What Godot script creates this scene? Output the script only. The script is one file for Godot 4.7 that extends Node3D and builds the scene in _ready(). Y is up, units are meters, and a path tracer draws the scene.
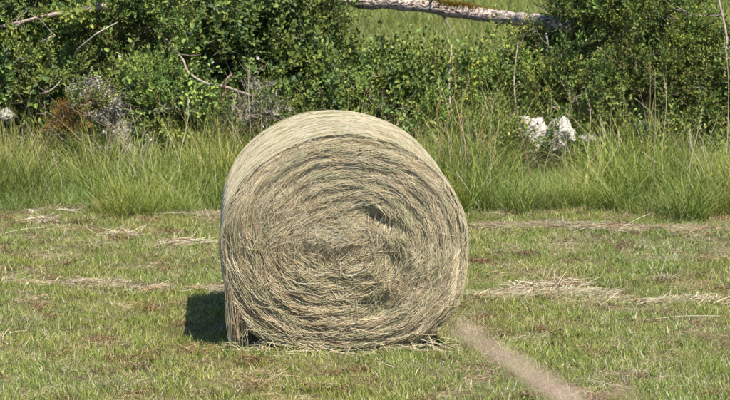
extends Node3D
# A round hay bale on a mown meadow, a strip of uncut grass and an overgrown hedgerow behind it.
# The eye stands on a grassy bank at the near edge of the field.

const EYE := Vector3(0, 2.75, 0)
const PITCH := 8.03
const FOCAL_PX := 2660.0

var rng := RandomNumberGenerator.new()
var n_patch := FastNoiseLite.new()
var n_fine := FastNoiseLite.new()
var n_clump := FastNoiseLite.new()
var view_basis: Basis
var taken := {}

# ---------------------------------------------------------------- helpers

func rnd(a: float, b: float) -> float:
	return rng.randf_range(a, b)

func ray(px: float, py: float) -> Vector3:
	return view_basis * Vector3((px - 365.0) / FOCAL_PX, -(py - 200.0) / FOCAL_PX, -1.0)

func at(px: float, py: float, depth: float) -> Vector3:
	var r := ray(px, py)
	return EYE + r * (depth / -r.z)

func on_ground(px: float, py: float) -> Vector3:
	var r := ray(px, py)
	var p := EYE + r * (-EYE.y / r.y)
	p.y = height(p.x, p.z)
	return p

func height(x: float, z: float) -> float:
	var d := -z
	var h := 1.42 * (1.0 - smoothstep(1.5, 9.5, d))                  # the bank one looks from
	h += 0.22 * exp(-pow((d - 21.6) / 0.9, 2.0))                     # the old field wall under the hedge
	h += 0.016 * n_clump.get_noise_2d(x * 1.3, z * 1.3) * smoothstep(8.0, 12.0, d)
	return h

func numbered(called: String) -> String:
	if not taken.has(called):
		taken[called] = 0
		return called
	taken[called] += 1
	return "%s_%03d" % [called, taken[called]]

func tag(o: Node, label := "", category := "", group := "", kind := "") -> void:
	if label != "": o.set_meta("label", label)
	if category != "": o.set_meta("category", category)
	if group != "": o.set_meta("group", group)
	if kind != "": o.set_meta("kind", kind)

func thing(called: String, where: Vector3, label: String, category: String, group := "", kind := "") -> Node3D:
	var o := Node3D.new()
	o.name = numbered(called)
	add_child(o)
	o.position = where
	tag(o, label, category, group, kind)
	return o

func put(mesh: Mesh, called: String, m: Material, parent: Node) -> MeshInstance3D:
	var o := MeshInstance3D.new()
	o.mesh = mesh
	o.name = called
	o.material_override = m
	parent.add_child(o, true)
	return o

func scatter(called: String, mesh: Mesh, m: Material, xfs: Array, cols: Array, parent: Node) -> MultiMeshInstance3D:
	var mm := MultiMesh.new()
	mm.transform_format = MultiMesh.TRANSFORM_3D
	mm.use_colors = true
	mm.mesh = mesh
	mm.instance_count = xfs.size()
	for i in xfs.size():
		mm.set_instance_transform(i, xfs[i])
		mm.set_instance_color(i, cols[i])
	var o := MultiMeshInstance3D.new()
	o.multimesh = mm
	o.name = called
	o.material_override = m
	o.set_meta("kind", "stuff")
	parent.add_child(o, true)
	return o

# collects triangles with a colour at each point
class Tris:
	var v := PackedVector3Array()
	var c := PackedColorArray()
	var ix := PackedInt32Array()
	func mesh() -> ArrayMesh:
		var a := []
		a.resize(Mesh.ARRAY_MAX)
		a[Mesh.ARRAY_VERTEX] = v
		a[Mesh.ARRAY_COLOR] = c
		a[Mesh.ARRAY_INDEX] = ix
		var m := ArrayMesh.new()
		m.add_surface_from_arrays(Mesh.PRIMITIVE_TRIANGLES, a)
		return m
	func smooth_mesh() -> ArrayMesh:
		var st := SurfaceTool.new()
		st.create_from(mesh(), 0)
		st.generate_normals()
		return st.commit()
	func ribbon(pts: Array, side: Vector3, w: float, tip: float, col: Color) -> void:
		var n := pts.size()
		var at0 := v.size()
		for i in n:
			var k := float(i) / (n - 1)
			var hw := w * 0.5 * lerpf(1.0, tip, k * k)
			v.push_back(pts[i] - side * hw)
			v.push_back(pts[i] + side * hw)
			c.push_back(col)
			c.push_back(col)
		for i in n - 1:
			var b := at0 + i * 2
			ix.append_array([b, b + 1, b + 2, b + 1, b + 3, b + 2])
	func tube(pts: Array, r0: float, r1: float, sides: int, col: Color, cap := false) -> void:
		var n := pts.size()
		var at0 := v.size()
		for i in n:
			var dir: Vector3 = (pts[mini(i + 1, n - 1)] - pts[maxi(i - 1, 0)]).normalized()
			var ref := Vector3.UP if absf(dir.y) < 0.9 else Vector3.RIGHT
			var a := dir.cross(ref).normalized()
			var b := dir.cross(a)
			var r := lerpf(r0, r1, float(i) / (n - 1))
			for s in sides:
				var t := TAU * s / sides
				v.push_back(pts[i] + (a * cos(t) + b * sin(t)) * r)
				c.push_back(col)
		for i in n - 1:
			for s in sides:
				var p := at0 + i * sides + s
				var q := at0 + i * sides + (s + 1) % sides
				ix.append_array([p, q, p + sides, q, q + sides, p + sides])
		if cap:
			for e in [0, n - 1]:
				var m0 := v.size()
				v.push_back(pts[e])
				c.push_back(col)
				for s in sides:
					ix.append_array([m0, at0 + e * sides + s, at0 + e * sides + (s + 1) % sides])
	func leaf(base: Vector3, along: Vector3, nrm: Vector3, length: float, wide: float, fold: float, col: Color) -> void:
		# an ovate blade, folded a little along its rib
		var side := along.cross(nrm).normalized()
		var up := side.cross(along).normalized()
		var k := v.size()
		v.append_array([base, base + along * length * 0.5 - up * length * 0.02, base + along * length - up * length * 0.12,
			base + along * length * 0.3 + side * wide * 0.46 + up * fold * wide, base + along * length * 0.68 + side * wide * 0.36 + up * fold * wide * 0.6,
			base + along * length * 0.3 - side * wide * 0.46 + up * fold * wide, base + along * length * 0.68 - side * wide * 0.36 + up * fold * wide * 0.6])
		for i in 7: c.push_back(col)
		ix.append_array([k, k + 3, k + 1, k + 3, k + 4, k + 1, k + 4, k + 2, k + 1, k, k + 1, k + 5, k + 5, k + 1, k + 6, k + 6, k + 1, k + 2])

func mat(rough := 0.7, back := Color.BLACK, tint := Color.WHITE) -> StandardMaterial3D:
	var m := StandardMaterial3D.new()
	m.vertex_color_use_as_albedo = true
	m.albedo_color = tint
	m.roughness = rough
	m.cull_mode = BaseMaterial3D.CULL_DISABLED
	if back != Color.BLACK:
		m.backlight_enabled = true
		m.backlight = back
	return m

func vary(c: Color, k: float) -> Color:
	var f := 1.0 + rnd(-k, k)
	return Color(c.r * f * (1.0 + rnd(-k, k) * 0.4), c.g * f, c.b * f * (1.0 + rnd(-k, k) * 0.4))

func tint(lo: float, hi: float, warm := 0.0) -> Color:
	var f := rnd(lo, hi)
	var w := rnd(-warm, warm)
	return Color(f * (1.0 + w), f, f * (1.0 - w))

func stand(p: Vector3, scale_ := 1.0, lean := 0.15) -> Transform3D:
	var b := Basis(Vector3.UP, rnd(0, TAU))
	b = Basis(Vector3(rnd(-1, 1), 0, rnd(-1, 1)).normalized(), rnd(0, lean)) * b
	return Transform3D(b.scaled(Vector3.ONE * scale_), p)

# colours: real-world base colours, linear
const GREEN := Color(0.15, 0.205, 0.045)
const GREEN_YELLOW := Color(0.245, 0.26, 0.085)
const GREEN_DEEP := Color(0.075, 0.125, 0.028)
const STRAW := Color(0.44, 0.385, 0.26)
const STRAW_PALE := Color(0.58, 0.53, 0.40)
const STRAW_GREY := Color(0.32, 0.30, 0.19)
const STRAW_GREEN := Color(0.30, 0.31, 0.16)
const BROWN_PINK := Color(0.30, 0.195, 0.125)
const BROWN_DARK := Color(0.12, 0.075, 0.04)

func mix_of(list: Array) -> Color:
	# list: [colour, weight, colour, weight ...]
	var total := 0.0
	for i in range(1, list.size(), 2): total += list[i]
	var r := rng.randf() * total
	for i in range(1, list.size(), 2):
		r -= list[i]
		if r <= 0.0: return list[i - 1]
	return list[0]

func tuft(n: int, l0: float, l1: float, w: float, spread: float, bend: float, segs: int, cols: Array, up0 := 0.5) -> ArrayMesh:
	# a tuft of grass blades rooted within a small disc; each bends over by up to bend radians
	var t := Tris.new()
	for i in n:
		var az := rnd(0, TAU)
		var out := Vector3(cos(az), 0, sin(az))
		var p := Vector3(rnd(-1, 1), 0, rnd(-1, 1)) * spread
		var ln := rnd(l0, l1)
		var ang := rnd(0.02, up0)
		var turn := rnd(0.2, 1.0) * bend
		var side := Vector3(-out.z, 0, out.x).rotated(Vector3.UP, rnd(-0.9, 0.9))
		var pts := [p]
		for s in segs:
			ang += turn / segs
			p += (out * sin(ang) + Vector3.UP * cos(ang)) * ln / segs
			pts.push_back(p)
		t.ribbon(pts, side, w * rnd(0.7, 1.3), 0.15, vary(mix_of(cols), 0.22))
	return t.mesh()

func litter(n: int, l0: float, l1: float, r: float, spread: float, cols: Array, rise := 0.12) -> ArrayMesh:
	# cut stems lying about
	var t := Tris.new()
	for i in n:
		var az := rnd(0, TAU)
		var dir := Vector3(cos(az), rnd(-0.02, rise) * 2.0, sin(az)).normalized()
		var p := Vector3(rnd(-1, 1) * spread, rnd(0.004, 0.03), rnd(-1, 1) * spread)
		var ln := rnd(l0, l1)
		var bow := Vector3(rnd(-1, 1), rnd(-0.3, 0.6), rnd(-1, 1)) * ln * 0.08
		t.tube([p - dir * ln * 0.5, p + bow, p + dir * ln * 0.5], r * rnd(0.6, 1.3), r * 0.5, 3, vary(mix_of(cols), 0.2))
	return t.mesh()

func sprig_into(t: Tris, xf: Transform3D, n: int, twig: float, leaf_l: float, leaf_w: float, cols: Array, splay: float, droop: float) -> void:
	# a twig along the transform's +Y with leaves alternating up it
	var pts := []
	var bend := Vector3(rnd(-1, 1), 0, rnd(-1, 1)) * twig * 0.2
	for i in 4:
		var k := i / 3.0
		pts.push_back(xf * (Vector3(0, twig * k, 0) + bend * k * k))
	t.tube(pts, 0.0022, 0.001, 3, Color(0.12, 0.09, 0.05))
	for i in n:
		var k := lerpf(0.12, 1.0, float(i) / (n - 1))
		var base := Vector3(0, twig * k, 0) + bend * k * k
		var az := i * 2.4 + rnd(-0.5, 0.5)
		var out := Vector3(cos(az), 0, sin(az))
		var open := splay * rnd(0.7, 1.2) * lerpf(1.0, 0.45, k)
		var along := (out * sin(open) + Vector3.UP * cos(open) - Vector3.UP * droop * rnd(0.3, 1.0)).normalized()
		var nrm := (Vector3.UP * 0.8 - out * 0.6 + Vector3(rnd(-1, 1), rnd(-1, 1), rnd(-1, 1)) * 0.4).normalized()
		var f := rnd(0.6, 1.2)
		t.leaf(xf * (base + along * 0.006), xf.basis * along, xf.basis * nrm, leaf_l * f, leaf_w * f, rnd(0.05, 0.3), vary(mix_of(cols), 0.24))

func spray(twigs: int, n: int, twig: float, leaf_l: float, leaf_w: float, cols: Array, splay: float, droop := 0.0) -> ArrayMesh:
	# a small branch along +Y that carries several leafy twigs
	var t := Tris.new()
	var ln := twig * 1.5
	var bend := Vector3(rnd(-1, 1), 0, rnd(-1, 1)) * ln * 0.25
	t.tube([Vector3.ZERO, Vector3(0, ln * 0.5, 0) + bend * 0.25, Vector3(0, ln, 0) + bend], 0.004, 0.0018, 4, Color(0.14, 0.105, 0.07))
	for i in twigs:
		var k := lerpf(0.15, 1.0, float(i) / maxf(1.0, twigs - 1))
		var az := i * 2.2 + rnd(-0.6, 0.6)
		var open := rnd(0.5, 1.2) * (1.1 - k * 0.9)
		var dir := Vector3(cos(az) * sin(open), cos(open), sin(az) * sin(open))
		sprig_into(t, Transform3D(aim(dir), Vector3(0, ln * k, 0) + bend * k * k), n, twig * rnd(0.6, 1.1), leaf_l, leaf_w, cols, splay, droop)
	return t.mesh()

func aim(dir: Vector3) -> Basis:
	# a basis whose Y runs along dir, turned at random round it
	var y := dir.normalized()
	var x := y.cross(Vector3(rnd(-1, 1), rnd(-1, 1), rnd(-1, 1))).normalized()
	return Basis(x, y, x.cross(y))

func wander(a: Vector3, b: Vector3, n: int, amount: float) -> Array:
	var pts := []
	var o := Vector3.ZERO
	for i in n + 1:
		var k := float(i) / n
		if i > 0 and i < n: o += Vector3(rnd(-1, 1), rnd(-1, 1), rnd(-1, 1)) * amount / sqrt(n)
		pts.push_back(a.lerp(b, k) + o * sin(PI * k))
	return pts

func through(pts: Array, per: int) -> Array:
	# a smooth line through given points
	var out := []
	for i in pts.size() - 1:
		var p0: Vector3 = pts[maxi(i - 1, 0)]
		var p1: Vector3 = pts[i]
		var p2: Vector3 = pts[i + 1]
		var p3: Vector3 = pts[mini(i + 2, pts.size() - 1)]
		for k in per:
			out.push_back(p1.cubic_interpolate(p2, p0, p3, float(k) / per))
	out.push_back(pts[-1])
	return out

# ---------------------------------------------------------------- the shrubs of the hedge

# blobs: [px, py, depth, radius across, radius up, radius deep]; the leaf clumps of one shrub
func shrub(called: String, label: String, group: String, blobs: Array, meshes: Array, m: Material, count: int, size0: float, size1: float, tones: Array, warm: float, stems: int, open := -0.12) -> Node3D:
	var mid := Vector3.ZERO
	for b in blobs: mid += at(b[0], b[1], b[2])
	mid /= blobs.size()
	mid.y = height(mid.x, mid.z)
	var root := thing(called, mid, label, "shrub", group)
	var total := 0.0
	var places := []
	for b in blobs:
		var c := at(b[0], b[1], b[2]) - mid
		places.push_back([c, Vector3(b[3], b[4], b[5]), rnd(tones[0], tones[1])])
		total += b[3] * b[4] + b[3] * b[5] * 0.5
	var xfs := []
	var cols := []
	for q in meshes.size():
		xfs.push_back([])
		cols.push_back([])
	for i in blobs.size():
		var b: Array = blobs[i]
		var n := int(count * (b[3] * b[4] + b[3] * b[5] * 0.5) / total)
		for k in n:
			var d := Vector3(rng.randfn(), rng.randfn(), rng.randfn()).normalized()
			if d.y < -0.3 and rng.randf() < 0.6: d.y = -d.y
			var reach := pow(rng.randf(), 0.4) * (1.0 + 0.32 * n_clump.get_noise_3dv((d * 2.0 + places[i][0]) * 3.0))
			var p: Vector3 = places[i][0] + d * places[i][1] * reach
			var w := p + mid
			if w.y < height(w.x, w.z) + 0.02: continue
			if n_fine.get_noise_3dv(w * 1.0) < open + 0.05 + 0.1 * (1.0 - reach): continue
			var long := rng.randf() < 0.07
			if long: p += d * places[i][1] * rnd(0.1, 0.35)
			var q := rng.randi() % meshes.size()
			var dir := (d * 0.8 + Vector3(0, 0.55, 0) + Vector3(rnd(-1, 1), rnd(-1, 1), rnd(-1, 1)) * 0.6)
			xfs[q].push_back(Transform3D(aim(dir).scaled(Vector3.ONE * rnd(size0, size1) * (1.15 if long else rnd(0.7, 1.1))), p))
			var f: float = places[i][2] * rnd(0.75, 1.25)
			var wm := warm * (n_patch.get_noise_3dv(w * 2.5) + rnd(-0.5, 0.5))
			cols[q].push_back(Color(f * (1.0 + wm), f, f * (1.0 - wm)))
	# woody stems from the root to the clumps, the thick ones first
	for s in stems:
		var pl: Array = places[s % places.size()]
		var foot := Vector3(rnd(-0.15, 0.15) + pl[0].x * 0.5, 0, rnd(-0.1, 0.1) + pl[0].z * 0.5)
		foot.y = height(foot.x + mid.x, foot.z + mid.z) - mid.y - 0.03
		var tip: Vector3 = pl[0] + Vector3(rnd(-1, 1), rnd(0.2, 1), rnd(-1, 1)) * pl[1] * 0.8
		var t := Tris.new()
		var line := wander(foot, tip, 7, 0.16)
		t.tube(line, rnd(0.009, 0.02), 0.003, 6, vary(Color(0.16, 0.125, 0.09), 0.2))
		for j in 4:
			var f0: Vector3 = line[rng.randi_range(2, 6)]
			var e := f0 + Vector3(rnd(-1, 1), rnd(-0.2, 1), rnd(-1, 1)) * 0.28
			t.tube(wander(f0, e, 4, 0.06), 0.005, 0.0016, 4, vary(Color(0.19, 0.15, 0.11), 0.2))
		put(t.mesh(), "stem", m_bark, root)
	# bare twigs that show among the leaves
	for s in stems * 2:
		var pl: Array = places[(s * 3 + 1) % places.size()]
		var d := Vector3(rnd(-1, 1), rnd(-0.4, 1), rnd(0.1, 1)).normalized()
		var f0: Vector3 = pl[0] + d * pl[1] * 0.6
		var tw := Tris.new()
		var col := vary(Color(0.36, 0.31, 0.25), 0.3)
		var line := wander(f0, f0 + d * rnd(0.1, 0.3) + Vector3(rnd(-0.2, 0.2), rnd(-0.1, 0.15), 0.0), 5, 0.09)
		tw.tube(line, 0.0045, 0.0016, 5, col)
		for j in 3:
			var g0: Vector3 = line[rng.randi_range(1, 4)]
			tw.tube(wander(g0, g0 + Vector3(rnd(-1, 1), rnd(-0.6, 1), rnd(-0.5, 1)) * 0.11, 3, 0.03), 0.0025, 0.001, 4, col)
		put(tw.mesh(), "twig", m_bark_pale, root)
	for q in meshes.size():
		if xfs[q].size() > 8: scatter("foliage", meshes[q], m, xfs[q], cols[q], root)
	return root

func rock(called: String, where: Vector3, size: Vector3, label: String, group: String, sink: float, turn: float, seed_: int) -> Node3D:
	var root := thing(called, where, label, "rock", group)
	var sm := SphereMesh.new()
	sm.radius = 1.0
	sm.height = 2.0
	sm.radial_segments = 40
	sm.rings = 24
	var st := SurfaceTool.new()
	st.create_from(sm, 0)
	var arr := st.commit_to_arrays()
	var vs: PackedVector3Array = arr[Mesh.ARRAY_VERTEX]
	var nz := FastNoiseLite.new()
	nz.seed = seed_
	nz.frequency = 0.9
	nz.fractal_octaves = 5
	var cuts := []
	var r2 := RandomNumberGenerator.new()
	r2.seed = seed_
	for i in 9:
		cuts.push_back([Vector3(r2.randfn(), r2.randfn(), r2.randfn()).normalized(), r2.randf_range(0.55, 0.9)])
	for i in vs.size():
		var p := vs[i]
		for c in cuts:
			var over: float = p.dot(c[0]) - c[1]
			if over > 0.0: p -= c[0] * over * 0.9
		p *= 1.0 + 0.36 * nz.get_noise_3dv(vs[i] * 1.6) + 0.07 * nz.get_noise_3dv(vs[i] * 5.0)
		vs[i] = Vector3(p.x * size.x, p.y * size.y + size.y - sink, p.z * size.z).rotated(Vector3.UP, turn)
	arr[Mesh.ARRAY_VERTEX] = vs
	arr[Mesh.ARRAY_NORMAL] = null
	arr[Mesh.ARRAY_TANGENT] = null
	var am := ArrayMesh.new()
	am.add_surface_from_arrays(Mesh.PRIMITIVE_TRIANGLES, arr)
	st = SurfaceTool.new()
	st.create_from(am, 0)
	st.generate_normals()
	put(st.commit(), "stone", m_stone if called == "limestone_rock" else m_wall, root)
	return root

func branch(called: String, label: String, pts: Array, r0: float, r1: float, col: Color, group := "", twigs := 0, category := "branch") -> Node3D:
	var root := thing(called, pts[0], label, category, group)
	var line := []
	for p in through(pts, 5): line.push_back(p - pts[0])
	for i in line.size(): line[i] += Vector3(rnd(-1, 1), rnd(-1, 1), rnd(-1, 1)) * r0 * 0.13
	var t := Tris.new()
	t.tube(line, r0, r1, 8, col, true)
	put(t.smooth_mesh(), "limb", m_bark_pale, root)
	for i in twigs:
		var f: Vector3 = line[rng.randi_range(2, line.size() - 2)]
		var e := f + Vector3(rnd(-1, 1), rnd(-0.5, 1), rnd(-0.3, 0.6)) * 0.2
		var s := Tris.new()
		s.tube(wander(f, e, 4, 0.05), minf(r1 * 0.6, 0.005), 0.0014, 5, vary(col, 0.2), true)
		put(s.mesh(), "twig", m_bark_pale, root)
	return root

func noise_tex(freq: float, seed_: int, ramp: Array, size := 512, type := FastNoiseLite.TYPE_SIMPLEX_SMOOTH, oct := 5) -> NoiseTexture2D:
	var n := FastNoiseLite.new()
	n.noise_type = type
	n.seed = seed_
	n.frequency = freq
	n.fractal_octaves = oct
	var t := NoiseTexture2D.new()
	t.width = size
	t.height = size
	t.seamless = true
	t.noise = n
	if ramp.size():
		var g := Gradient.new()
		var off := PackedFloat32Array()
		var cs := PackedColorArray()
		for i in range(0, ramp.size(), 2):
			off.push_back(ramp[i])
			cs.push_back((ramp[i + 1] as Color).linear_to_srgb())
		g.offsets = off
		g.colors = cs
		t.color_ramp = g
	return t

var m_bark: StandardMaterial3D
var m_bark_pale: StandardMaterial3D
var m_stone: StandardMaterial3D
var m_wall: StandardMaterial3D
var m_trunk: StandardMaterial3D
var m_grass: StandardMaterial3D
var m_straw: StandardMaterial3D
var m_leaf: StandardMaterial3D
var m_plain: StandardMaterial3D

func _ready() -> void:
	rng.seed = 20240711
	n_patch.seed = 5
	n_patch.frequency = 0.8
	n_patch.fractal_octaves = 4
	n_fine.seed = 9
	n_fine.frequency = 2.6
	n_fine.fractal_octaves = 3
	n_clump.seed = 21
	n_clump.frequency = 0.7
	n_clump.fractal_octaves = 3

	# ------------------------------------------------ camera, sky, sun, exposure
	var cam := Camera3D.new()
	cam.name = "camera"
	add_child(cam)
	cam.position = EYE
	cam.rotation_degrees = Vector3(-PITCH, 0, 0)
	cam.far = 900.0
	var lens := CameraAttributesPhysical.new()
	lens.frustum_focal_length = 12.0 * FOCAL_PX / 200.0
	lens.frustum_focus_distance = 14.3
	lens.frustum_near = 0.05
	lens.frustum_far = 900.0
	lens.exposure_aperture = 13.0
	cam.attributes = lens
	cam.current = true
	view_basis = Basis(Vector3.RIGHT, deg_to_rad(-PITCH))

	var env := Environment.new()
	env.background_mode = Environment.BG_SKY
	var sky_mat := ProceduralSkyMaterial.new()
	sky_mat.sky_top_color = Color(0.36, 0.47, 0.66)
	sky_mat.sky_horizon_color = Color(0.68, 0.77, 0.87)
	sky_mat.sky_curve = 0.16
	sky_mat.ground_bottom_color = Color(0.22, 0.25, 0.14)
	sky_mat.ground_horizon_color = Color(0.45, 0.48, 0.38)
	var sky := Sky.new()
	sky.sky_material = sky_mat
	env.sky = sky
	env.tonemap_mode = Environment.TONE_MAPPER_LINEAR
	env.tonemap_exposure = 1.78
	env.sdfgi_enabled = true
	env.ssao_enabled = true
	env.ssil_enabled = true
	var we := WorldEnvironment.new()
	we.name = "world_environment"
	we.environment = env
	add_child(we)

	var sun := DirectionalLight3D.new()
	sun.name = "sun"
	sun.light_energy = 1.5
	sun.light_color = Color(1.0, 0.96, 0.88)
	sun.light_angular_distance = 0.53
	sun.shadow_enabled = true
	add_child(sun)
	sun.look_at_from_position(Vector3(0.34, 1.0, 0.50) * 10.0, Vector3.ZERO)

	make_materials()
	make_ground()
	make_meadow()
	make_hedge()
	make_mown()
	make_tall_grass()
	make_hay()
	make_bale()
	make_foreground()

func make_materials() -> void:
	m_grass = mat(0.75, Color(0.5, 0.6, 0.25))
	m_leaf = mat(0.55, Color(0.42, 0.5, 0.2))
	m_straw = mat(0.75, Color(0.25, 0.22, 0.14))
	m_grass.metallic_specular = 0.25
	m_leaf.metallic_specular = 0.4
	m_straw.metallic_specular = 0.25
	m_plain = mat(0.85)
	m_bark = mat(0.9)
	m_bark_pale = mat(0.9)
	m_bark_pale.uv1_triplanar = true
	m_bark_pale.uv1_scale = Vector3.ONE * 4.0
	m_bark_pale.albedo_texture = noise_tex(0.03, 3, [0.25, Color(0.35, 0.32, 0.3), 0.5, Color(0.8, 0.78, 0.74), 0.75, Color(1, 1, 1)], 256)
	m_stone = mat(0.92)
	m_stone.vertex_color_use_as_albedo = false
	m_stone.uv1_triplanar = true
	m_stone.uv1_scale = Vector3.ONE * 2.2
	m_stone.albedo_texture = noise_tex(0.022, 8, [0.25, Color(0.13, 0.12, 0.09), 0.38, Color(0.32, 0.30, 0.26), 0.49, Color(0.58, 0.55, 0.51), 0.75, Color(0.68, 0.65, 0.61)])
	m_stone.heightmap_enabled = true
	m_stone.heightmap_texture = noise_tex(0.03, 12, [])
	m_stone.heightmap_scale = 2.0
	m_wall = m_stone.duplicate()
	m_wall.uv1_scale = Vector3.ONE * 3.5
	m_wall.albedo_texture = noise_tex(0.024, 9, [0.3, Color(0.07, 0.075, 0.045), 0.45, Color(0.22, 0.21, 0.17), 0.56, Color(0.42, 0.4, 0.36), 0.75, Color(0.56, 0.54, 0.5)])
	m_trunk = mat(0.9)
	m_trunk.vertex_color_use_as_albedo = false
	m_trunk.uv1_triplanar = true
	m_trunk.uv1_scale = Vector3(1.6, 2.4, 2.4)
	m_trunk.albedo_texture = noise_tex(0.02, 31, [0.28, Color(0.05, 0.042, 0.035), 0.42, Color(0.2, 0.155, 0.125), 0.47, Color(0.52, 0.42, 0.37), 0.6, Color(0.68, 0.6, 0.55), 0.68, Color(0.45, 0.33, 0.28), 0.78, Color(0.2, 0.14, 0.11)])
	m_trunk.heightmap_enabled = true
	m_trunk.heightmap_texture = noise_tex(0.03, 32, [])
	m_trunk.heightmap_scale = 1.5

# ---------------------------------------------------------------- ground

func make_ground() -> void:
	var xs := []
	var zs := []
	var x := -320.0
	while x < 320.0:
		xs.push_back(x)
		x += clampf(absf(x) * 0.25 - 0.8, 0.16, 40.0)
	xs.push_back(320.0)
	var z := 60.0
	while z > -700.0:
		zs.push_back(z)
		var d := absf(-z - 16.0)
		z -= clampf((d - 8.0) * 0.25, 0.16, 60.0)
	zs.push_back(-700.0)
	var t := Tris.new()
	for zz in zs:
		for xx in xs:
			t.v.push_back(Vector3(xx, height(xx, zz), zz))
			var k: float = 0.5 + 0.9 * n_patch.get_noise_2d(xx * 1.4, zz * 1.4)
			var far := smoothstep(19.0, 26.0, -zz)
			var c := Color(0.14, 0.14, 0.055).lerp(Color(0.22, 0.165, 0.09), clampf(k, 0, 1))
			t.c.push_back(c.lerp(Color(0.12, 0.15, 0.045), far))
	var w := xs.size()
	for j in zs.size() - 1:
		for i in w - 1:
			var a := j * w + i
			t.ix.append_array([a, a + 1, a + w, a + 1, a + w + 1, a + w])
	var m := mat(0.95)
	m.uv1_triplanar = true
	m.uv1_world_triplanar = true
	m.uv1_scale = Vector3.ONE * 0.9
	m.albedo_texture = noise_tex(0.05, 41, [0.2, Color(0.4, 0.36, 0.3), 0.5, Color(0.85, 0.82, 0.75), 0.8, Color(1, 1, 1)])
	m.heightmap_enabled = true
	m.heightmap_texture = noise_tex(0.09, 42, [])
	m.heightmap_scale = 2.0
	var g := put(t.smooth_mesh(), "ground", m, self)
	tag(g, "flat mown field of soil and dead thatch under the grass", "ground", "", "structure")

func half_width(d: float) -> float:
	return 0.138 * d + 1.0

func make_meadow() -> void:
	# the pasture beyond the hedge
	var root := thing("meadow_grass", Vector3(0, 0, -32), "light green uncut pasture grass seen beyond the hedge gap", "grass", "", "stuff")
	var kinds := [
		tuft(110, 0.25, 0.5, 0.009, 0.36, 1.0, 3, [GREEN_YELLOW, 4, GREEN, 3, STRAW_GREEN, 1]),
		tuft(90, 0.3, 0.62, 0.008, 0.36, 0.8, 3, [GREEN_YELLOW, 3, STRAW_GREEN, 2, STRAW, 1.2, GREEN, 2]),
	]
	for q in 2:
		var xfs := []
		var cols := []
		for i in [4600, 2300][q]:
			var d := 23.2 + 24.0 * pow(rng.randf(), 1.1)
			var p := Vector3(rnd(-1, 1) * half_width(d), 0, -d)
			if q == 1 and n_patch.get_noise_2d(p.x * 0.8, p.z * 0.5) < -0.05: continue
			p.y = height(p.x, p.z)
			xfs.push_back(stand(p - root.position, rnd(0.7, 1.15)))
			cols.push_back(tint(0.75, 1.2, 0.08))
		scatter(["green_tufts", "seeding_tufts"][q], kinds[q], m_grass, xfs, cols, root)

# ---------------------------------------------------------------- mown field

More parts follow.
